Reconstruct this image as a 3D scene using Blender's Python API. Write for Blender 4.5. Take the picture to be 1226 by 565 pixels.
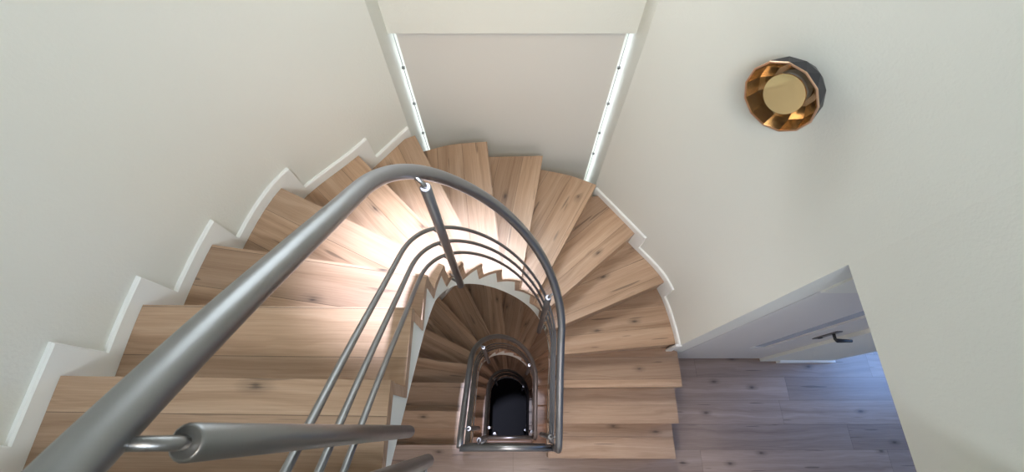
import bpy, bmesh, math
import numpy as np
from mathutils import Vector, Matrix

for o in list(bpy.data.objects):
    bpy.data.objects.remove(o)
S = bpy.context.scene
COL = S.collection

# ------------------------------------------------------------------ camera, world, lights, exposure
ZC = 9.77                      # lens height above the ground floor
F_PX = 520.0
TILT = math.atan(228.0 / F_PX)
cd = bpy.data.cameras.new('camera')
cd.sensor_width = 36.0
cd.lens = F_PX / 1226.0 * 36.0
cd.clip_start = 0.02
cd.dof.use_dof = True
cd.dof.focus_distance = 2.1
cd.dof.aperture_fstop = 9.0
cam = bpy.data.objects.new('camera', cd)
cam.location = (0, 0, ZC)
cam.rotation_euler = (TILT, 0, 0)
COL.objects.link(cam)
S.camera = cam

S.view_settings.view_transform = 'Standard'
S.view_settings.look = 'None'
S.view_settings.exposure = -0.16
S.view_settings.gamma = 1.0
S.view_settings.use_curve_mapping = False

world = bpy.data.worlds.new('sky')
S.world = world
world.use_nodes = True
bg = world.node_tree.nodes['Background']
bg.inputs[0].default_value = (0.86, 0.96, 1.0, 1)
bg.inputs[1].default_value = 5.2


def area(name, loc, rot, size, energy, color, size_y=None, spread=None):
    ld = bpy.data.lights.new(name, 'AREA')
    ld.energy = energy
    ld.color = color
    ld.size = size
    if size_y:
        ld.shape = 'RECTANGLE'
        ld.size_y = size_y
    if spread:
        ld.spread = math.radians(spread)
    o = bpy.data.objects.new(name, ld)
    o.location = loc
    o.rotation_euler = rot
    COL.objects.link(o)
    return o


P2 = math.pi / 2
area('overhead_fill', (0.3, -0.1, ZC + 3.0), (0, 0, 0), 0.35, 9, (0.97, 0.98, 1.0), 0.35)  # added overhead fill, no lamp known; puts highlights on the rail
area('front_fill', (0.0, -1.45, ZC + 1.3), (math.radians(52), 0, 0), 1.6, 28, (0.78, 0.90, 1.0), 0.7, 95)  # fill added behind the camera for the string, blind and back walls
area('recess_fill', (0.0, -1.5, ZC + 2.6), (Vector((0, 1.7, ZC - 1.3)) - Vector((0.0, -1.5, ZC + 2.6))).to_track_quat('-Z', 'Y').to_euler(), 0.6, 4.5, (1.0, 0.75, 0.45), 0.5, 40)  # invented narrow beam that brightens the window recess
area('daylight_upper_window', (0, 1.9, ZC - 0.5), (Vector((0.75, -0.1, ZC - 3.6)) - Vector((0, 1.9, ZC - 0.5))).to_track_quat('-Z', 'Y').to_euler(), 0.9, 6.5, (0.96, 0.97, 1.0), 0.5, 62)
area('middle_landing_fill', (0.1, -1.0, ZC - 1.5), (0, 0, 0), 0.8, 25, (1.0, 0.93, 0.93))  # no such lamp known; added to lift the landing floor
area('hall_daylight', (4.5, 0.75, ZC - 2.3), (0, P2, 0), 1.1, 54, (0.25, 0.47, 1.0), 0.9)
area('hall_fill', (2.6, -0.7, ZC - 1.36), (0, 0, 0), 0.5, 0.6, (0.97, 0.95, 1.0))  # weak fill added for the hall, not a known fitting
area('lower_landing_fill', (-0.4, -1.0, ZC - 4.45), (0, 0, 0), 0.6, 20, (1.0, 0.80, 0.84))  # unseen source added so that the middle flight shows
area('bottom_landing_fill', (-0.4, -1.0, ZC - 7.35), (0, 0, 0), 0.6, 0.45, (0.75, 0.65, 1.0))  # faint fill added for the lowest flight
sp = bpy.data.lights.new('pool_spot', 'SPOT')  # made-up spot, no known fitting, for the bright pool on the winders
sp.energy = 4600
sp.spot_size = math.radians(15)
sp.spot_blend = 1.0
sp.shadow_soft_size = 0.06
sp.color = (0.76, 0.80, 1.0)
spo = bpy.data.objects.new('pool_spot', sp)
spo.location = (-0.1, 0.95, ZC + 3.0)
spo.rotation_euler = (Vector((-0.36, 0.70, ZC - 1.9)) - spo.location).to_track_quat('-Z', 'Y').to_euler()
COL.objects.link(spo)

# ------------------------------------------------------------------ materials


def new_mat(name):
    m = bpy.data.materials.new(name)
    m.use_nodes = True
    nt = m.node_tree
    return m, nt, nt.nodes['Principled BSDF'], nt.links


def srgb(r, g, b):
    def f(c):
        c /= 255.0
        return c / 12.92 if c <= 0.04045 else ((c + 0.055) / 1.055) ** 2.4
    return (f(r), f(g), f(b), 1)


def plain(name, col, rough=0.5, metal=0.0, bump=0.0, bscale=60, var=0.0):
    m, nt, b, L = new_mat(name)
    b.inputs['Base Color'].default_value = col
    b.inputs['Roughness'].default_value = rough
    b.inputs['Metallic'].default_value = metal
    if bump or var:
        tc = nt.nodes.new('ShaderNodeTexCoord')
        nz = nt.nodes.new('ShaderNodeTexNoise')
        nz.inputs['Scale'].default_value = bscale
        nz.inputs['Detail'].default_value = 6
        L.new(tc.outputs['Object'], nz.inputs['Vector'])
        if bump:
            bp = nt.nodes.new('ShaderNodeBump')
            bp.inputs['Strength'].default_value = bump
            bp.inputs['Distance'].default_value = 0.004
            L.new(nz.outputs['Fac'], bp.inputs['Height'])
            L.new(bp.outputs['Normal'], b.inputs['Normal'])
        if var:
            n2 = nt.nodes.new('ShaderNodeTexNoise')
            n2.inputs['Scale'].default_value = 2.2
            n2.inputs['Detail'].default_value = 4
            L.new(tc.outputs['Object'], n2.inputs['Vector'])
            mx = nt.nodes.new('ShaderNodeMix')
            mx.data_type = 'RGBA'
            mx.inputs[6].default_value = tuple(c * (1 - var) for c in col[:3]) + (1,)
            mx.inputs[7].default_value = col
            L.new(n2.outputs['Fac'], mx.inputs[0])
            L.new(mx.outputs[2], b.inputs['Base Color'])
    return m


def wood_mat(name, plank, c_dark, c_mid, c_light, rough=0.36, joints=0.0):
    """oak planks: UV u runs along the grain, v across it, both in metres"""
    m, nt, b, L = new_mat(name)
    N = nt.nodes.new

    def math_(op, a, c=None, d=None):
        n = N('ShaderNodeMath')
        n.operation = op
        for i, x in enumerate((a, c, d)):
            if x is None:
                continue
            if isinstance(x, (int, float)):
                n.inputs[i].default_value = x
            else:
                L.new(x, n.inputs[i])
        return n.outputs[0]

    def ramp(fac, stops):
        r = N('ShaderNodeValToRGB')
        el = r.color_ramp.elements
        while len(el) < len(stops):
            el.new(0.5)
        for e, (p, c) in zip(el, stops):
            e.position = p
            e.color = c
        L.new(fac, r.inputs[0])
        return r.outputs[0]

    def comb(x, y, z):
        c = N('ShaderNodeCombineXYZ')
        for i, v in enumerate((x, y, z)):
            if isinstance(v, (int, float)):
                c.inputs[i].default_value = v
            else:
                L.new(v, c.inputs[i])
        return c.outputs[0]

    def noise(vec, scale, detail=4, rough_=0.55, dist=0.0):
        n = N('ShaderNodeTexNoise')
        n.inputs['Scale'].default_value = scale
        n.inputs['Detail'].default_value = detail
        n.inputs['Roughness'].default_value = rough_
        n.inputs['Distortion'].default_value = dist
        L.new(vec, n.inputs['Vector'])
        return n.outputs['Fac']

    def mix(fac, a, c, mode='MIX'):
        n = N('ShaderNodeMix')
        n.data_type = 'RGBA'
        n.blend_type = mode
        for s, x in ((0, fac), (6, a), (7, c)):
            if isinstance(x, (int, float)):
                n.inputs[s].default_value = x
            elif isinstance(x, tuple):
                n.inputs[s].default_value = x
            else:
                L.new(x, n.inputs[s])
        return n.outputs[2]

    uv = N('ShaderNodeUVMap')
    sep = N('ShaderNodeSeparateXYZ')
    L.new(uv.outputs[0], sep.inputs[0])
    oi = N('ShaderNodeObjectInfo')
    rnd = oi.outputs['Random']
    u = sep.outputs[0]
    v = math_('ADD', sep.outputs[1], math_('MULTIPLY', rnd, 7.31))
    row = math_('DIVIDE', v, plank)
    idx = math_('FLOOR', row)
    fr = math_('FRACT', row)
    wn = N('ShaderNodeTexWhiteNoise')
    wn.noise_dimensions = '2D'
    L.new(comb(idx, math_('MULTIPLY', rnd, 91.7), 0.0), wn.inputs['Vector'])
    prand = wn.outputs['Value']
    u2 = math_('ADD', u, math_('MULTIPLY', prand, 17.0))
    seam = math_('LESS_THAN', math_('MINIMUM', fr, math_('SUBTRACT', 1.0, fr)), 0.0011 / plank)
    if joints:
        ju = math_('FRACT', math_('DIVIDE', u2, joints))
        j = math_('LESS_THAN', ju, 0.0022 / joints)
        seam = math_('MAXIMUM', seam, j)
        jid = math_('FLOOR', math_('DIVIDE', u2, joints))
        w2 = N('ShaderNodeTexWhiteNoise')
        w2.noise_dimensions = '2D'
        L.new(comb(idx, jid, 0.0), w2.inputs['Vector'])
        prand = w2.outputs['Value']
    prow = math_('MULTIPLY', prand, 5.0)
    # broad figure of the board: bands that follow the length with a slow waver
    wob = noise(comb(math_('MULTIPLY', u2, 1.3), math_('MULTIPLY', v, 5.0), prow), 1.0, 3, 0.5, 0.6)
    band = noise(comb(math_('MULTIPLY', u2, 0.55), math_('ADD', math_('MULTIPLY', v, 22.0), math_('MULTIPLY', wob, 3.2)), prow), 1.0, 3, 0.55)
    fine = noise(comb(math_('MULTIPLY', u2, 5.0), math_('MULTIPLY', v, 240.0), prow), 1.0, 4, 0.65)
    base = ramp(band, [(0.28, c_dark), (0.48, c_mid), (0.72, c_light)])
    tint = ramp(prand, [(0.0, (0.76, 0.74, 0.73, 1)), (0.5, (0.98, 0.98, 0.98, 1)), (1.0, (1.1, 1.07, 1.03, 1))])
    base = mix(1.0, base, tint, 'MULTIPLY')
    fg = ramp(fine, [(0.3, (0.78, 0.75, 0.72, 1)), (0.62, (1.04, 1.04, 1.04, 1))])
    base = mix(0.75, base, fg, 'MULTIPLY')
    # knots, each with a soft brown halo
    vor = N('ShaderNodeTexVoronoi')
    vor.voronoi_dimensions = '2D'
    vor.inputs['Scale'].default_value = 1.0
    vor.inputs['Randomness'].default_value = 1.0
    L.new(comb(math_('MULTIPLY', u2, 3.0), math_('MULTIPLY', v, 6.5), 0.0), vor.inputs['Vector'])
    vs = N('ShaderNodeSeparateColor')
    L.new(vor.outputs['Color'], vs.inputs[0])
    pick = math_('GREATER_THAN', vs.outputs[0], 0.80)
    dist = math_('ADD', vor.outputs['Distance'], math_('MULTIPLY', math_('SUBTRACT', fine, 0.5), 0.22))
    kn = ramp(dist, [(0.02, (1, 1, 1, 1)), (0.075, (0.4, 0.4, 0.4, 1)), (0.2, (0, 0, 0, 1))])
    base = mix(math_('MULTIPLY', math_('MULTIPLY', kn, pick), 0.85), base, (0.055, 0.036, 0.026, 1))
    # hairline cracks along the grain
    cr = noise(comb(math_('MULTIPLY', u2, 2.1), math_('MULTIPLY', v, 30.0), math_('ADD', prow, 3.3)), 1.0, 2, 0.5, 0.3)
    crk = ramp(cr, [(0.675, (0, 0, 0, 1)), (0.70, (1, 1, 1, 1))])
    base = mix(math_('MULTIPLY', crk, 0.55), base, (0.075, 0.05, 0.035, 1))
    base = mix(math_('MULTIPLY', seam, 0.72), base, (0.08, 0.05, 0.03, 1))
    L.new(base, b.inputs['Base Color'])
    rr = math_('ADD', math_('MULTIPLY', fine, 0.14), rough - 0.07)
    L.new(rr, b.inputs['Roughness'])
    bp = N('ShaderNodeBump')
    bp.inputs['Strength'].default_value = 0.12
    bp.inputs['Distance'].default_value = 0.002
    L.new(math_('SUBTRACT', fine, math_('MULTIPLY', seam, 2.0)), bp.inputs['Height'])
    L.new(bp.outputs['Normal'], b.inputs['Normal'])
    return m


M = {}
M['wall'] = plain('cream_plaster', srgb(229, 229, 221), 0.6, 0, 0.25, 90, 0.03)
M['white'] = plain('white_lacquer', srgb(240, 240, 236), 0.35, 0, 0.02, 30)
M['string'] = plain('white_plaster_string', srgb(232, 234, 224), 0.3, 0, 0.06, 40)
M['oak'] = wood_mat('oak_treads', 0.165, srgb(154, 123, 98), srgb(178, 147, 121), srgb(192, 163, 138), 0.36)
M['oak_floor'] = wood_mat('oak_floor_planks', 0.192, srgb(148, 126, 113), srgb(164, 142, 128), srgb(178, 156, 142), 0.3, 1.55)
m, nt, b, L = new_mat('brushed_steel')
b.inputs['Base Color'].default_value = (0.29, 0.29, 0.295, 1)
b.inputs['Metallic'].default_value = 1.0
b.inputs['Roughness'].default_value = 0.36
tc = nt.nodes.new('ShaderNodeTexCoord')
nz = nt.nodes.new('ShaderNodeTexNoise')
nz.inputs['Scale'].default_value = 14
nz.inputs['Detail'].default_value = 5
L.new(tc.outputs['Object'], nz.inputs['Vector'])
mr = nt.nodes.new('ShaderNodeMapRange')
mr.inputs['To Min'].default_value = 0.29
mr.inputs['To Max'].default_value = 0.43
L.new(nz.outputs['Fac'], mr.inputs['Value'])
L.new(mr.outputs[0], b.inputs['Roughness'])
M['steel'] = m
# roller blind cloth: mostly opaque, a little daylight comes through
m, nt, b, L = new_mat('blind_cloth')
b.inputs['Base Color'].default_value = srgb(222, 219, 214)
b.inputs['Roughness'].default_value = 0.75
tr = nt.nodes.new('ShaderNodeBsdfTranslucent')
tr.inputs['Color'].default_value = srgb(232, 222, 208)
mx = nt.nodes.new('ShaderNodeMixShader')
mx.inputs[0].default_value = 0.12
L.new(b.outputs[0], mx.inputs[1])
L.new(tr.outputs[0], mx.inputs[2])
L.new(mx.outputs[0], nt.nodes['Material Output'].inputs[0])
tc = nt.nodes.new('ShaderNodeTexCoord')
wv = nt.nodes.new('ShaderNodeTexNoise')
wv.inputs['Scale'].default_value = 400
L.new(tc.outputs['Object'], wv.inputs['Vector'])
bp = nt.nodes.new('ShaderNodeBump')
bp.inputs['Strength'].default_value = 0.1
bp.inputs['Distance'].default_value = 0.001
L.new(wv.outputs['Fac'], bp.inputs['Height'])
L.new(bp.outputs['Normal'], b.inputs['Normal'])
M['blind'] = m
m, nt, b, L = new_mat('window_glass')
b.inputs['Roughness'].default_value = 0.0
b.inputs['Transmission Weight'].default_value = 1.0
b.inputs['IOR'].default_value = 1.02
M['glass'] = m
M['gold'] = plain('gold_facets', (0.58, 0.41, 0.24, 1), 0.26, 1.0)
M['gold_mirror'] = plain('gold_mirror', (0.95, 0.72, 0.36, 1), 0.04, 1.0)
M['bronze'] = plain('dark_bronze', (0.05, 0.05, 0.06, 1), 0.42, 0.7)
M['copper_rim'] = plain('copper_rim', (0.78, 0.52, 0.36, 1), 0.3, 1.0)
M['lamp_base'] = plain('grey_lamp_base', srgb(170, 168, 160), 0.5)
M['door'] = plain('grey_white_door', srgb(214, 212, 210), 0.4)
M['door_glass'] = plain('smoked_strip_glass', srgb(172, 180, 194), 0.2)
M['grey_metal'] = plain('grey_metal', (0.25, 0.24, 0.24, 1), 0.4, 0.8)
M['shade_floor'] = plain('painted_shade_floor', (0.018, 0.018, 0.022, 1), 0.85, 0, 0.1, 30)  # near-black colour stands in for the darkness at the well bottom
M['black'] = plain('black_metal', (0.04, 0.04, 0.043, 1), 0.4, 0.6)

# ------------------------------------------------------------------ mesh helpers


def obj(name, bm, mat, parent=None, smooth=False, recalc=True):
    me = bpy.data.meshes.new(name)
    if recalc:
        bmesh.ops.recalc_face_normals(bm, faces=bm.faces)
    if smooth:
        for f in bm.faces:
            f.smooth = True
    bm.to_mesh(me)
    bm.free()
    me.materials.append(M[mat])
    o = bpy.data.objects.new(name, me)
    COL.objects.link(o)
    if parent:
        o.parent = parent
    return o


def empty(name, loc, label=None, cat=None, group=None):
    o = bpy.data.objects.new(name, None)
    o.location = loc
    o.empty_display_size = 0.1
    COL.objects.link(o)
    if label:
        o['label'] = label
        o['category'] = cat
    if group:
        o['group'] = group
    return o


def struct(o, label=None):
    o['kind'] = 'structure'
    if label:
        o['label'] = label
    return o


def add_box(bm, x0, x1, y0, y1, z0, z1, bevel=0.0):
    vs = [bm.verts.new((x, y, z)) for z in (z0, z1) for (x, y) in ((x0, y0), (x1, y0), (x1, y1), (x0, y1))]
    fs = [(0, 3, 2, 1), (4, 5, 6, 7), (0, 1, 5, 4), (1, 2, 6, 5), (2, 3, 7, 6), (3, 0, 4, 7)]
    faces = [bm.faces.new([vs[i] for i in f]) for f in fs]
    if bevel:
        es = list({e for f in faces for e in f.edges})
        bmesh.ops.bevel(bm, geom=es, offset=bevel, segments=2, affect='EDGES', profile=0.6)
    return faces


def box(name, x0, x1, y0, y1, z0, z1, mat, parent=None, bevel=0.0):
    bm = bmesh.new()
    add_box(bm, x0, x1, y0, y1, z0, z1, bevel)
    return obj(name, bm, mat, parent)


def add_prism(bm, poly, z0, z1):
    """vertical prism over a plan polygon; z0/z1 numbers"""
    lo = [bm.verts.new((p[0], p[1], z0)) for p in poly]
    hi = [bm.verts.new((p[0], p[1], z1)) for p in poly]
    n = len(poly)
    top = bm.faces.new(hi)
    bot = bm.faces.new(lo[::-1])
    sides = [bm.faces.new((lo[i], lo[(i + 1) % n], hi[(i + 1) % n], hi[i])) for i in range(n)]
    return top, bot, sides


def add_tube(bm, pts, r, seg=12, caps=True, dome=0.0):
    pts = [Vector(p) for p in pts]
    n = len(pts)
    tang = []
    for i in range(n):
        a = pts[max(i - 1, 0)]
        c = pts[min(i + 1, n - 1)]
        tang.append((c - a).normalized())
    ref = Vector((0, 0, 1)) if abs(tang[0].z) < 0.9 else Vector((1, 0, 0))
    nrm = (ref - tang[0] * ref.dot(tang[0])).normalized()
    rings = []
    for i in range(n):
        t = tang[i]
        nrm = (nrm - t * nrm.dot(t)).normalized()
        bi = t.cross(nrm)
        # widen mitred joints so that the tube keeps its thickness
        k = 1.0
        if 0 < i < n - 1:
            d0 = (pts[i] - pts[i - 1]).normalized()
            k = 1.0 / max(0.7, d0.dot(t))
        ring = []
        for j in range(seg):
            a = 2 * math.pi * j / seg
            ring.append(bm.verts.new(pts[i] + (nrm * math.cos(a) + bi * math.sin(a)) * r * k))
        rings.append(ring)
    for i in range(n - 1):
        for j in range(seg):
            f = bm.faces.new((rings[i][j], rings[i][(j + 1) % seg], rings[i + 1][(j + 1) % seg], rings[i + 1][j]))
            f.smooth = True
    if caps:
        bm.faces.new(rings[0][::-1])
        bm.faces.new(rings[-1])


def tube(name, pts, r, mat, parent=None, seg=14):
    bm = bmesh.new()
    add_tube(bm, pts, r, seg)
    return obj(name, bm, mat, parent)


def catmull(pts, per=8):
    pts = [np.array(p, float) for p in pts]
    P = [2 * pts[0] - pts[1]] + pts + [2 * pts[-1] - pts[-2]]
    out = []
    for i in range(1, len(P) - 2):
        p0, p1, p2, p3 = P[i - 1:i + 3]
        # centripetal parameters, so that uneven spacing does not overshoot
        t0 = 0.0
        t1 = t0 + np.linalg.norm(p1 - p0) ** 0.5
        t2 = t1 + np.linalg.norm(p2 - p1) ** 0.5
        t3 = t2 + np.linalg.norm(p3 - p2) ** 0.5
        for k in range(per):
            t = t1 + (t2 - t1) * k / per
            A1 = (t1 - t) / (t1 - t0) * p0 + (t - t0) / (t1 - t0) * p1
            A2 = (t2 - t) / (t2 - t1) * p1 + (t - t1) / (t2 - t1) * p2
            A3 = (t3 - t) / (t3 - t2) * p2 + (t - t2) / (t3 - t2) * p3
            B1 = (t2 - t) / (t2 - t0) * A1 + (t - t0) / (t2 - t0) * A2
            B2 = (t3 - t) / (t3 - t1) * A2 + (t - t1) / (t3 - t1) * A3
            out.append((t2 - t) / (t2 - t1) * B1 + (t - t1) / (t2 - t1) * B2)
    out.append(pts[-1])
    return np.array(out)


class Path:
    """plan polyline measured by arc length"""
    def __init__(self, pts):
        self.p = np.array(pts, float)
        d = np.linalg.norm(np.diff(self.p, axis=0), axis=1)
        self.s = np.concatenate([[0], np.cumsum(d)])
        self.len = self.s[-1]

    def at(self, s):
        return np.array([np.interp(s, self.s, self.p[:, 0]), np.interp(s, self.s, self.p[:, 1])])

    def tan(self, s, h=0.02):
        d = self.at(min(s + h, self.len)) - self.at(max(s - h, 0))
        return d / np.linalg.norm(d)

    def near(self, q):
        ss = np.linspace(0, self.len, 4000)
        xs = np.interp(ss, self.s, self.p[:, 0])
        ys = np.interp(ss, self.s, self.p[:, 1])
        return ss[np.argmin((xs - q[0]) ** 2 + (ys - q[1]) ** 2)]

    def offset(self, d):
        """to the left of the walking direction by d"""
        out = []
        for s in self.s:
            t = self.tan(s)
            out.append(self.at(s) + np.array([-t[1], t[0]]) * d)
        return Path(out)


# ------------------------------------------------------------------ stair plan
RISE = 0.18
STEPS = 16
HF = RISE * STEPS
ZL = ZC - 4.01                      # landing one floor below the camera's
TT = 0.042                          # tread thickness
SLAB = 0.27

# line of the well, walking up: right side, round the back, left side
XR, XL, YC, RY = 0.285, -0.348, 0.50, 0.335
cxw, rxw = (XR + XL) / 2, (XR - XL) / 2
pts = [(XR, -0.9), (XR, -0.3), (XR, 0.0), (XR, 0.3)]
for k in range(0, 49):
    a = math.pi * k / 48
    pts.append((cxw + rxw * math.cos(a), YC + RY * math.sin(a)))
pts += [(XL, 0.3), (XL, 0.0), (XL, -0.3), (XL, -0.9)]
WELL = Path(pts)

I_raw = {0: (XR, -0.48), 1: (XR, -0.228), 2: (XR, 0.021), 3: (XR, 0.268), 4: (XR, 0.48), 5: (0.25, 0.619), 6: (0.217, 0.714),
         7: (0.158, 0.781), 8: (0.055, 0.825), 9: (-0.058, 0.836), 10: (-0.160, 0.804), 11: (-0.249, 0.752), 12: (-0.313, 0.669),
         13: (-0.345, 0.56), 14: (XL, 0.380), 15: (XL, 0.122), 16: (XL, -0.138), 17: (XL, -0.39)}
SI = {n: WELL.near(p) for n, p in I_raw.items()}
I = {n: WELL.at(s) for n, s in SI.items()}

WALL_L = Path(catmull([(-0.635, 1.68), (-0.866, 1.39), (-1.143, 1.075), (-1.264, 0.70), (-1.31, 0.39), (-1.32, 0.13), (-1.32, -0.3), (-1.32, -1.7)], 30))
WALL_R = Path(catmull([(1.237, 0.545), (1.226, 0.68), (1.15, 1.0), (0.917, 1.318), (0.635, 1.68)], 30))
SK = 0.017                          # skirting thickness
LO = WALL_L.offset(SK)              # tread ends stop at the skirting
RO = WALL_R.offset(SK)
O_raw = {0: (1.29, -0.48), 1: (1.29, -0.232), 2: (1.29, 0.021), 3: (1.29, 0.275), 4: (1.205, 0.563), 5: (1.13, 0.985), 6: (0.893, 1.297),
         7: (0.615, 1.612), 8: (0.217, 1.742), 9: (-0.166, 1.732), 10: (-0.60, 1.648), 11: (-0.848, 1.373), 12: (-1.127, 1.067),
         13: (-1.244, 0.692), 14: (-1.29, 0.39), 15: (-1.30, 0.134), 16: (-1.30, -0.132), 17: (-1.30, -0.385)}
O = {}
for n, p in O_raw.items():
    if n in (4, 5, 6):
        O[n] = RO.at(RO.near(p))
    elif n >= 11:
        O[n] = LO.at(LO.near(p))
    else:
        O[n] = np.array(p, float)


def between(path, a, c, k=7):
    sa, sc = path.near(a), path.near(c)
    return [path.at(s) for s in np.linspace(sa, sc, k)]


def outer_edge(n, xmax):
    if n in (4, 5):
        return between(RO, O[n], O[n + 1])
    if n == 6:
        return between(RO, O[6], (0.655, 1.62), 6) + [O[7]]
    if n == 7:
        return list(catmull([O[7], (0.43, 1.69), O[8]], 4))
    if n == 8:
        return [O[8], O[9]]
    if n == 9:
        return list(catmull([O[9], (-0.40, 1.708), O[10]], 4))
    if n == 10:
        return [O[10]] + between(LO, (-0.66, 1.62), O[11], 6)
    if n >= 11:
        return between(LO, O[n], O[n + 1])
    if n == 3:
        return [np.array((min(xmax, 1.29), 0.275)), np.array((min(xmax, 1.29), 0.535)), O[4]]
    return [np.array((min(xmax, O[n][0]), O[n][1])), np.array((min(xmax, O[n + 1][0]), O[n + 1][1]))]


def inner_edge(n):
    return [WELL.at(s) for s in np.linspace(SI[n], SI[n + 1], 5)]


def uphill(n):
    d = O[n] - I[n]
    d /= np.linalg.norm(d)
    t = WELL.tan(SI[n])
    nrm = np.array([-d[1], d[0]])
    return d, nrm if nrm.dot(t) > 0 else -nrm


def set_uv(bm, n):
    uvl = bm.loops.layers.uv.new('UVMap')
    d, up = uphill(n)
    i0 = I[n]
    for f in bm.faces:
        nz = abs(f.normal.z)
        for lp in f.loops:
            q = np.array([lp.vert.co.x, lp.vert.co.y]) - i0
            u, v = q.dot(d), q.dot(up)
            if nz < 0.5:
                v = v + lp.vert.co.z * 1.0
            lp[uvl].uv = (u + n * 1.37, v)


def level(n):
    return RISE * n


def tread_bm(n, xmax):
    bm = bmesh.new()
    _, up = uphill(n + 1)
    out = outer_edge(n, xmax)
    inn = inner_edge(n)
    ext = 0.036
    back_o = [out[-1] + up * ext * 0.6] if n != 3 else []
    back_i = [inn[-1] + up * ext]
    poly = out + back_o + back_i + inn[::-1]
    z1 = level(n)
    top, bot, sides = add_prism(bm, poly, z1 - TT, z1)
    bmesh.ops.recalc_face_normals(bm, faces=bm.faces)
    bmesh.ops.triangulate(bm, faces=[f for f in bm.faces if len(f.verts) > 4])
    bm.normal_update()
    set_uv(bm, n)
    return bm


def riser_bm(n, xmax):
    bm = bmesh.new()
    d, up = uphill(n)
    o = O[n].copy()
    o[0] = min(o[0], xmax)
    a, c = I[n] + up * 0.004, o + up * 0.004 - d * 0.004
    poly = [a, c, c + up * 0.030, a + up * 0.032]
    add_prism(bm, poly, level(n - 1) + 0.0005, level(n) - TT)
    bmesh.ops.recalc_face_normals(bm, faces=bm.faces)
    bm.normal_update()
    set_uv(bm, n)
    return bm


# height of the pitch line over the landing, by arc length along the well, smoothed
_ss = np.linspace(0, WELL.len, 1200)
_zz = np.interp(_ss, [SI[n] for n in range(0, 18)], [level(n) for n in range(0, 18)])
_ex = (_ss < SI[0])
_zz[_ex] = (_ss[_ex] - SI[0]) * RISE / 0.252
_ex = (_ss > SI[17])
_zz[_ex] = level(17) + (_ss[_ex] - SI[17]) * RISE / 0.252
_g = np.exp(-0.5 * (np.linspace(-3, 3, 121)) ** 2)
_g /= _g.sum()
_pad = 60
_zs = np.convolve(np.concatenate([_zz[0] + (_zz[1] - _zz[0]) * np.arange(-_pad, 0), _zz, _zz[-1] + (_zz[-1] - _zz[-2]) * np.arange(1, _pad + 1)]), _g, 'valid')


def pitch(s):
    return float(np.interp(s, _ss, _zs))


_uk = {0: .25, 1: .25, 2: .25, 3: .25, 4: .25, 5: .26, 6: .30, 7: .38, 8: .46, 9: .465, 10: .42, 11: .36, 12: .32, 13: .30, 14: .285, 15: .275, 16: .27, 17: .27}
_us = np.interp(_ss, [SI[n] for n in range(18)], [_uk[n] for n in range(18)])
_us = np.convolve(np.pad(_us, 60, mode='edge'), _g, 'valid')


def under(s):
    """bottom edge of the string: fuller round the back of the well"""
    return pitch(s) - float(np.interp(s, _ss, _us))


def string_bm(offset_in, thick, s0, s1):
    """plaster side of the flight under the steps: zigzag top, sloping bottom"""
    bm = bmesh.new()
    brk = [s0] + [SI[n] + 0.036 for n in range(1, 17) if s0 < SI[n] + 0.036 < s1] + [s1]
    for a, c in zip(brk[:-1], brk[1:]):
        n = max([k for k in range(0, 17) if SI[k] + 0.036 <= a + 1e-6] or [0])
        ztop = level(n) - TT if n > 0 else -0.05
        cols = []
        for s in np.linspace(a, c, 6):
            t = WELL.tan(s)
            left = np.array([-t[1], t[0]])           # towards the well
            p0 = WELL.at(s) - left * (-offset_in)
            p1 = WELL.at(s) - left * (thick)
            zb = min(under(s), ztop - 0.01)
            cols.append((p0, p1, zb))
        vs = []
        for p0, p1, zb in cols:
            vs.append([bm.verts.new((p0[0], p0[1], zb)), bm.verts.new((p0[0], p0[1], ztop)),
                       bm.verts.new((p1[0], p1[1], ztop)), bm.verts.new((p1[0], p1[1], zb))])
        for q, w in zip(vs[:-1], vs[1:]):
            for j in range(4):
                bm.faces.new((q[j], q[(j + 1) % 4], w[(j + 1) % 4], w[j]))
        bm.faces.new(vs[0])
        bm.faces.new(vs[-1][::-1])
    return bm


def soffit_bm():
    """underside of the flight, from the well to the wall"""
    bm = bmesh.new()
    rows = []
    for n in range(0, 16):
        for k in range(4):
            f = k / 4
            s = SI[n] + (SI[n + 1] - SI[n]) * f
            i = WELL.at(s)
            o = O[n] * (1 - f) + O[n + 1] * f
            o = np.array([min(o[0], 1.215), o[1]])
            z = under(s)
            d = (o - i) / np.linalg.norm(o - i)
            i = i + d * 0.052
            rows.append([bm.verts.new((i[0], i[1], z)), bm.verts.new((o[0], o[1], z)),
                         bm.verts.new((o[0], o[1], z + 0.03)), bm.verts.new((i[0], i[1], z + 0.03))])
    for q, w in zip(rows[:-1], rows[1:]):
        for j in range(4):
            bm.faces.new((q[j], q[(j + 1) % 4], w[(j + 1) % 4], w[j]))
    bm.faces.new(rows[0])
    bm.faces.new(rows[-1][::-1])
    return bm


# ------------------------------------------------------------------ setting: walls, floors, ceiling, windows
Z_TOP = ZC + 3.1


def wall_strip(name, path, out_thick, z0, z1, mat='wall', side=-1):
    """curved wall; the path is its room face, thickened away from the room"""
    bm = bmesh.new()
    far = path.offset(out_thick * side)
    rows = []
    for a, c in zip(path.p, far.p):
        rows.append([bm.verts.new((a[0], a[1], z0)), bm.verts.new((a[0], a[1], z1)),
                     bm.verts.new((c[0], c[1], z1)), bm.verts.new((c[0], c[1], z0))])
    for q, w in zip(rows[:-1], rows[1:]):
        for j in range(4):
            bm.faces.new((q[j], q[(j + 1) % 4], w[(j + 1) % 4], w[j]))
    bm.faces.new(rows[0])
    bm.faces.new(rows[-1][::-1])
    return struct(obj(name, bm, mat))


def uv_floor(o):
    me = o.data
    uvl = me.uv_layers.new(name='UVMap')
    for lp in me.loops:
        co = me.vertices[lp.vertex_index].co
        uvl.data[lp.index].uv = (co.x - co.y * 0.0, co.y + co.z * 0.3)


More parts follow.
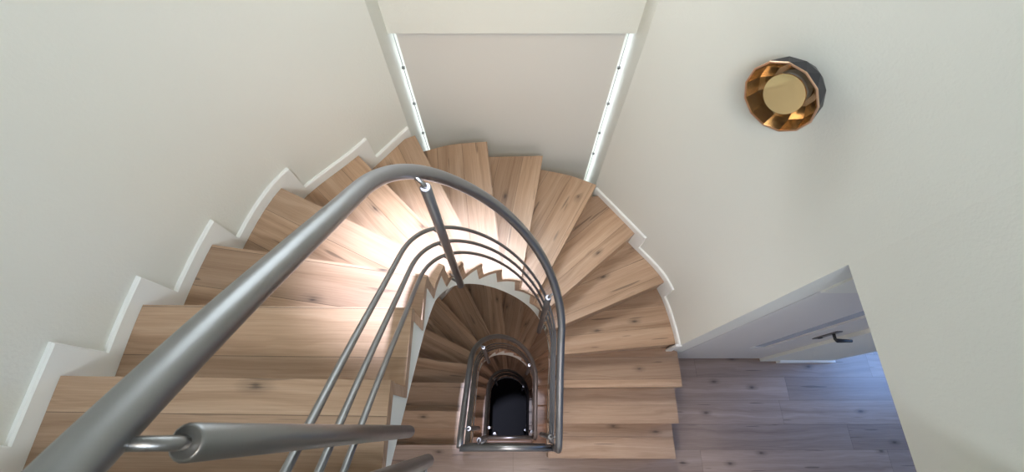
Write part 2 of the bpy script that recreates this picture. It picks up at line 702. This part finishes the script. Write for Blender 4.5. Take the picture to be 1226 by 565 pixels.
wall_strip('wall_left', WALL_L, 0.18, -0.1, Z_TOP)
# right wall: curved part, then the straight part above and below the opening to the hall
DOOR_TOP = ZC - 1.505
full = Path([(1.237, -1.7), (1.237, -1.0), (1.237, -0.3), (1.237, 0.2), (1.237, 0.4), (1.237, 0.5)] + list(WALL_R.p))
wall_strip('wall_right', full, 0.143, DOOR_TOP, Z_TOP)
wall_strip('wall_right_lower', WALL_R, 0.143, -0.1, DOOR_TOP)
bm = bmesh.new()
add_box(bm, 1.237, 1.38, -1.7, 0.545, -0.1, ZL - 0.04)
struct(obj('wall_right_base', bm, 'wall'))
struct(box('wall_front', -1.5, 1.38, -1.86, -1.7, -0.1, Z_TOP, 'wall'))
struct(box('ceiling', -1.55, 1.5, -1.9, 2.3, Z_TOP, Z_TOP + 0.12, 'wall'))

# window recess: jambs, wall band between the windows, wall below
YW = 1.95
Z1A, Z1B = ZC - 3.35, ZC - 1.615      # window on the stairs
Z2A, Z2B = ZC - 1.10, ZC - 0.10       # window over it
for nm, sx in (('wall_recess_left', -1), ('wall_recess_right', 1)):
    bm = bmesh.new()
    xs = sorted((sx * 0.635, sx * 0.80))
    add_box(bm, xs[0], xs[1], 1.68, 2.12, -0.1, Z_TOP)
    struct(obj(nm, bm, 'wall'))
struct(box('wall_back', -0.635, 0.635, 1.835, 2.12, Z1B, Z2A, 'wall'))
struct(box('wall_back_upper', -0.635, 0.635, 1.835, 2.12, Z2B, Z_TOP, 'wall'))
struct(box('wall_back_lower', -0.635, 0.635, 1.835, 2.12, -0.1, Z1A, 'wall'))


def window(name, za, zb):
    r = empty(name, (0, 2.02, za))
    r['kind'] = 'structure'
    bm = bmesh.new()
    w = 0.022
    add_box(bm, -0.635, -0.635 + w, -0.03, 0.03, 0, zb - za)
    add_box(bm, 0.635 - w, 0.635, -0.03, 0.03, 0, zb - za)
    add_box(bm, -0.635 + w, 0.635 - w, -0.03, 0.03, 0, w)
    add_box(bm, -0.635 + w, 0.635 - w, -0.03, 0.03, zb - za - w, zb - za)
    obj('window_frame', bm, 'white', r)
    box('pane', -0.635 + w, 0.635 - w, -0.004, 0.004, w, zb - za - w, 'glass', r)


window('window_1', Z1A, Z1B)
window('window_2', Z2A, Z2B)

# floors
YE = -0.142


def floor(name, z, x1):
    bm = bmesh.new()
    add_box(bm, -1.32, 1.237, -1.7, YE, z - 0.04, z)
    o = obj(name, bm, 'oak_floor')
    uv_floor(o)
    return struct(o)


floor('floor_upper', ZL + HF, 0)
bm = bmesh.new()
poly = [(-1.32, -1.7), (4.6, -1.7), (4.6, 3.1), (1.237, 3.1), (1.237, YE), (-1.32, YE)]
add_prism(bm, poly, ZL - 0.04, ZL)
bmesh.ops.triangulate(bm, faces=[f for f in bm.faces if len(f.verts) > 4])
o = obj('floor_middle', bm, 'oak_floor')
uv_floor(o)
struct(o)
floor('floor_lower', ZL - HF, 0)
bm = bmesh.new()
add_box(bm, -1.32, 1.237, -1.7, 1.9, -0.04, 0)
o = obj('floor_ground', bm, 'shade_floor')
uv_floor(o)
struct(o)
for k in range(3):
    z = ZL + HF * (1 - k)
    struct(box('trim_%d' % (k + 1), -1.32, 1.237, -1.7, YE - 0.008, z - 0.27, z - 0.04, 'string'))

# hall beyond the opening
HY = 0.5455
struct(box('wall_hall', 1.38, 2.22, HY, HY + 0.14, ZC - 1.88, ZC - 1.30, 'wall'))
struct(box('wall_hall_pier', 2.22, 2.83, HY - 0.012, HY + 0.14, ZL, ZC - 1.30, 'wall'))
struct(box('wall_hall_end', 4.6, 4.75, -1.86, 3.2, ZL - 0.05, ZC - 1.30, 'wall'))
struct(box('wall_hall_far', 1.3, 4.75, 3.1, 3.25, ZL - 0.05, ZC - 1.30, 'wall'))
struct(box('wall_hall_front', 1.38, 4.75, -1.86, -1.7, ZL - 0.05, ZC - 1.30, 'wall'))
struct(box('wall_hall_side', 2.69, 2.83, HY + 0.14, 3.1, ZL, ZC - 1.30, 'wall'))
struct(box('ceiling_hall', 1.38, 4.75, -1.86, 3.25, ZC - 1.30, ZC - 1.18, 'wall'))
struct(box('baseboard_hall', 2.36, 2.845, HY - 0.03, HY - 0.012, ZL, ZL + 0.07, 'white'))
dr = empty('door_1', (1.395, HY + 0.012, ZL))
dr['kind'] = 'structure'
DW, DH = 0.82, 2.12
gx0, gx1 = 0.455, 0.575
bm = bmesh.new()
add_box(bm, 0, gx0, 0, 0.042, 0.012, DH)
add_box(bm, gx1, DW, 0, 0.042, 0.012, DH)
add_box(bm, gx0, gx1, 0, 0.042, 0.012, 0.56)
add_box(bm, gx0, gx1, 0, 0.042, 1.98, DH)
obj('door_leaf', bm, 'door', dr)
box('glass_strip', gx0, gx1, 0.012, 0.03, 0.56, 1.98, 'door_glass', dr)
dh = box('escutcheon', 0.675, 0.715, -0.007, 0.0, 0.98, 1.23, 'grey_metal', dr, 0.003)
tube('lever', [(0.695, -0.006, 1.17), (0.695, -0.04, 1.17), (0.703, -0.05, 1.17), (0.80, -0.052, 1.168)], 0.0095, 'black', dh)
box('key_cylinder', 0.688, 0.702, -0.012, -0.006, 1.02, 1.05, 'black', dh)

# skirting that climbs with the steps


def skirting(name, path, nodes, s_from, s_to, base, height=0.058, riserw=0.088):
    """path is the wall face; nodes: (s of a nose, its step number) with s measured on the path"""
    bm = bmesh.new()
    inner = path.offset(SK - 0.001)
    up = 1 if nodes[0][1] < nodes[-1][1] else -1
    nodes = sorted(nodes)
    brk = {s_from, s_to}
    for s, n in nodes:
        for q in (s, s - up * riserw):
            if s_from < q < s_to:
                brk.add(q)
    brk = sorted(brk)

    def step_low(s):
        ns = [n for q, n in nodes if (q <= s if up > 0 else q >= s)]
        return max(ns) if ns else min(n for _, n in nodes) - 1

    def step_high(s):
        ns = [n for q, n in nodes if (q - riserw <= s if up > 0 else q + riserw >= s)]
        return max(ns) if ns else min(n for _, n in nodes) - 1
    for a, c in zip(brk[:-1], brk[1:]):
        mid = (a + c) / 2
        zl = base + level(step_low(mid)) - 0.03
        zh = base + level(step_high(mid)) + height
        rows = []
        for s in np.linspace(a, c, max(2, int((c - a) / 0.03) + 1)):
            f = path.at(s)
            i = inner.at(s / path.len * inner.len)
            k = 0.006
            e = i + (f - i) * 0.35
            rows.append([bm.verts.new((f[0], f[1], zl)), bm.verts.new((f[0], f[1], zh)),
                         bm.verts.new((e[0], e[1], zh)), bm.verts.new((i[0], i[1], zh - k)), bm.verts.new((i[0], i[1], zl))])
        m_ = len(rows[0])
        for q, w in zip(rows[:-1], rows[1:]):
            for j in range(m_):
                bm.faces.new((q[j], q[(j + 1) % m_], w[(j + 1) % m_], w[j]))
        bm.faces.new(rows[0])
        bm.faces.new(rows[-1][::-1])
    return struct(obj(name, bm, 'white'))


for k, (nl, nr) in enumerate((('baseboard_left', 'baseboard_right'), ('baseboard_left_lower', 'baseboard_right_lower'))):
    zb = ZL - HF * k
    nl_nodes = [(WALL_L.near(O_raw[n]), n) for n in range(11, 18)]
    nl_nodes = [(s, n) for s, n in nl_nodes if n <= 16]
    skirting(nl, WALL_L, nl_nodes, 0.01, WALL_L.near((-1.32, -0.6)), zb)
    nr_nodes = [(WALL_R.near(O_raw[n]), n) for n in range(5, 7)]
    skirting(nr, WALL_R, [(0.012, 4)] + nr_nodes, 0.003, WALL_R.len - 0.02, zb)

struct(box('trim_4', 1.200, 1.243, 0.537, 0.552, ZL + level(3) + 0.001, ZL + level(4) + 0.058, 'white'))

# ------------------------------------------------------------------ roller blind
bl = empty('roller_blind', (0, 1.87, ZC - 1.63),
           'pale grey roller blind pulled down over the window behind the winding steps', 'blind')
bm = bmesh.new()
add_box(bm, -0.603, 0.592, -0.001, 0.001, -1.62, 0.0)
obj('blind_cloth', bm, 'blind', bl)
bm = bmesh.new()
add_box(bm, -0.603, 0.592, -0.008, 0.008, -1.645, -1.62, 0.003)
obj('bottom_bar', bm, 'white', bl)
bm = bmesh.new()
add_tube(bm, [(-0.615, 0.02, 0.0), (0.605, 0.02, 0.0)], 0.02, 16)
obj('roller', bm, 'white', bl)

for sx in (-0.618, 0.608):
    gc = tube('guide_cable', [(sx, 0, -1.66), (sx, 0, -0.8), (sx, 0, 0.0)], 0.0022, 'steel', bl, 8)
    for q in (-0.25, -0.55, -0.85, -1.1):
        box('cable_clip', sx - 0.009, sx + 0.009, -0.006, 0.006, q - 0.006, q + 0.006, 'steel', gc)

# ------------------------------------------------------------------ flights of stairs
flight_labels = [
    'uppermost flight of oak winder steps curling past the window blind',
    'shaded middle oak flight seen down through the stairwell below the top flight',
    'dim lowest flight of steps deep inside the stairwell']


def build_flight(k):
    xmax = 9.0 if k == 0 else 1.212
    r = empty('staircase', (0, 0, ZL - HF * k), flight_labels[k], 'staircase', 'flights of stairs around the well')
    for n in range(1, 16):
        obj('tread', tread_bm(n, xmax), 'oak', r, recalc=False)
    for n in range(1, 17):
        obj('riser', riser_bm(n, xmax), 'oak', r, recalc=False)
    obj('string', string_bm(-0.004, 0.05, SI[1] + 0.036, SI[16] + 0.004), 'string', r)
    obj('soffit', soffit_bm(), 'string', r)
    return r


flights = [build_flight(0), build_flight(1)]
src = flights[1]
r = src.copy()
r.location = (0, 0, ZL - HF * 2)
r['label'] = flight_labels[2]
COL.objects.link(r)
for ch in list(src.children):
    c = ch.copy()
    c.parent = r
    COL.objects.link(c)

# ------------------------------------------------------------------ railing
_hk = {0: 0, 1: 0, 2: 0, 3: -.03, 4: -.05, 5: -.06, 6: -.07, 7: -.08, 8: -.06, 9: -.01, 10: .01, 11: .02, 12: 0, 13: -.055, 14: -.07, 15: -.005, 16: .042, 17: .05}
_hs = np.interp(_ss, [SI[n] for n in range(18)], [_hk[n] for n in range(18)])
_hs = np.convolve(np.pad(_hs, 60, mode='edge'), _g, 'valid')


def rail_off(s):
    return float(np.interp(s, _ss, _hs))


H_RAIL, R_RAIL, R_MID, R_POST = 0.80, 0.0226, 0.0080, 0.0175
Z_BAR = HF + 0.80                     # guard rail along the landing, over the flight's own base
S_LOW = WELL.near((XR, -0.13))
S_UP = WELL.near((XL, -0.13))


def along(h, s0, s1, flat_at=None, step=0.02, ease=0.10):
    out = []
    for s in np.arange(s0, s1 + 1e-6, step):
        p = WELL.at(s)
        z = pitch(s) + h + rail_off(s)
        if flat_at is not None:
            # soft minimum: the rail eases into the level run at the landing
            d = z - flat_at
            z = flat_at + 0.5 * (d - math.sqrt(d * d + 0.0009)) if d > -0.3 else z
        out.append((p[0], p[1], z))
    return out


def railing(k):
    r = empty('stair_railing', (0, 0, ZL - HF * k), rail_labels[k], 'railing', 'steel railings around the stairwell')
    run = along(H_RAIL, S_LOW, S_UP, Z_BAR + 0.005)
    zr = Z_BAR - HF
    a = [(XR, -0.13, zr + 0.0), (XR, -0.13, run[0][2] - 0.02)]
    hp = a + run[1:-1] + [(XL, -0.13, Z_BAR)]
    tube('handrail', hp, R_RAIL, 'steel', r, 20)
    tube('landing_rail', [(XL - 0.0, -0.13, Z_BAR), (XR, -0.13, Z_BAR)], R_RAIL, 'steel', r, 20)
    for h in (0.12, 0.26, 0.40):
        q = along(h, S_LOW + 0.02, S_UP - 0.0, HF + h + 0.07)
        zq = HF + h + 0.06
        q = q[:-1] + [(XL, -0.13, zq), (XR - 0.02, -0.13, zq)]
        tube('mid_rail', q, R_MID, 'steel', r, 10)
    # posts stand on the well side of the string
    spots = [WELL.near((XR, -0.06)), WELL.near((0.238, 0.67)), WELL.near((-0.30, 0.68)), WELL.near((XL, -0.014))]
    for s in spots:
        post(r, s)
    # post under the landing rail
    post_at(r, np.array([-0.225, -0.13]), np.array([0.0, 1.0]), HF - 0.17, Z_BAR - 0.05, Z_BAR, [HF + 0.06 + h for h in (0.12, 0.26, 0.40)])
    return r


def post(r, s):
    t = WELL.tan(s)
    left = np.array([-t[1], t[0]])
    base = pitch(s)
    off = rail_off(s)
    zr = min(base + H_RAIL + off, Z_BAR)
    post_at(r, WELL.at(s), left, base - (0.24 if abs(WELL.at(s)[1] - 0.6) < 0.2 else 0.18), zr - 0.048, zr, [base + off + h for h in (0.12, 0.26, 0.40)])


def post_at(r, p, inward, z0, z1, z_rail, mids):
    q = p + inward * 0.046
    bm = bmesh.new()
    e = 0.003
    prof = [(z0, R_POST - e), (z0 + e, R_POST), (z1 - e, R_POST), (z1, R_POST - e)]
    rings = []
    for z, rr in prof:
        rings.append([bm.verts.new((q[0] + rr * math.cos(2 * math.pi * j / 18), q[1] + rr * math.sin(2 * math.pi * j / 18), z)) for j in range(18)])
    for a, c in zip(rings[:-1], rings[1:]):
        for j in range(18):
            f = bm.faces.new((a[j], a[(j + 1) % 18], c[(j + 1) % 18], c[j]))
            f.smooth = True
    bm.faces.new(rings[0][::-1])
    bm.faces.new(rings[-1])
    po = obj('post', bm, 'steel', r)
    m1 = q * 0.75 + p * 0.25
    tube('pin', [(q[0], q[1], z1 - 0.005), (q[0], q[1], z1 + 0.010), (m1[0], m1[1], z1 + 0.022), (p[0], p[1], z_rail - 0.012)], 0.0062, 'steel', po, 8)
    for z in mids:
        tube('rail_clip', [(q[0], q[1], z), (p[0], p[1], z)], 0.0055, 'steel', po, 8)
    for z in (z0 + 0.03, z0 + 0.10):
        e = p - inward * 0.006
        tube('fixing_bolt', [(q[0], q[1], z), (e[0], e[1], z)], 0.006, 'steel', po, 8)


rail_labels = [
    'big brushed steel railing of the uppermost flight, nearest and curving across the picture',
    'steel railing of the middle flight, squared landing bar below the big near railing',
    'small dark railing of the lowest flight, innermost loop in the stairwell']
for k in range(3):
    railing(k)

# ------------------------------------------------------------------ wall lamp
nrm = Vector((-0.79, -0.613, 0)).normalized()
base = Vector((1.047, 1.150, ZC - 1.235))
lamp = empty('wall_lamp', base, 'round faceted gold wall lamp with dark outer shell, mounted on the right wall', 'lamp')
side = Vector((0, 0, 1)).cross(nrm).normalized()
upv = Vector((0, 0, 1))
FAC = 13


def lp(r, a, d, c=(0, 0)):
    r *= 1.08
    return side * (c[0] + r * math.cos(a)) + upv * (c[1] + r * math.sin(a)) + nrm * d


def facet_rings(rings, mat, name, close_first=False, thickness=None):
    bm = bmesh.new()
    vv = []
    for i, (r, d, sh) in enumerate(rings):
        vv.append([bm.verts.new(lp(r, 2 * math.pi * (j + sh) / FAC, d)) for j in range(FAC)])
    for a, c, ra, rc in zip(vv[:-1], vv[1:], rings[:-1], rings[1:]):
        for j in range(FAC):
            j2 = (j + 1) % FAC
            if ra[2] == rc[2]:
                bm.faces.new((a[j], a[j2], c[j2], c[j]))
            elif ra[2] < rc[2]:
                bm.faces.new((a[j], a[j2], c[j]))
                bm.faces.new((a[j2], c[j2], c[j]))
            else:
                bm.faces.new((a[j], c[j2], c[j]))
                bm.faces.new((a[j], a[j2], c[j2]))
    if close_first:
        bm.faces.new(vv[0])
    return obj(name, bm, mat, lamp)


facet_rings([(0.088, 0.004, 0.0), (0.118, 0.05, 0.5), (0.128, 0.105, 0.0)], 'bronze', 'outer_shell', True)
facet_rings([(0.080, 0.012, 0.0), (0.109, 0.05, 0.0), (0.122, 0.104, 0.0)], 'gold', 'reflector', True)
facet_rings([(0.122, 0.104, 0.0), (0.123, 0.1075, 0.0), (0.1275, 0.1075, 0.0), (0.129, 0.104, 0.0)], 'copper_rim', 'rim')
bm = bmesh.new()
pv = [[bm.verts.new(lp(rr, 2 * math.pi * j / 40, d)) for j in range(40)] for rr, d in ((0.06, 0.016), (0.06, 0.045))]
for j in range(40):
    bm.faces.new((pv[0][j], pv[0][(j + 1) % 40], pv[1][(j + 1) % 40], pv[1][j]))
bm.faces.new(pv[1])
obj('lamp_holder', bm, 'lamp_base', lamp)
bm = bmesh.new()
pv = [[bm.verts.new(lp(rr, 2 * math.pi * j / 48, d) + nrm * (-0.16 * rr * math.sin(2 * math.pi * j / 48))) for j in range(48)] for rr, d in ((0.068, 0.076), (0.0695, 0.078), (0.068, 0.080))]
for a, c in zip(pv[:-1], pv[1:]):
    for j in range(48):
        bm.faces.new((a[j], a[(j + 1) % 48], c[(j + 1) % 48], c[j]))
bm.faces.new(pv[0][::-1])
bm.faces.new(pv[2])
obj('mirror_disc', bm, 'gold_mirror', lamp)
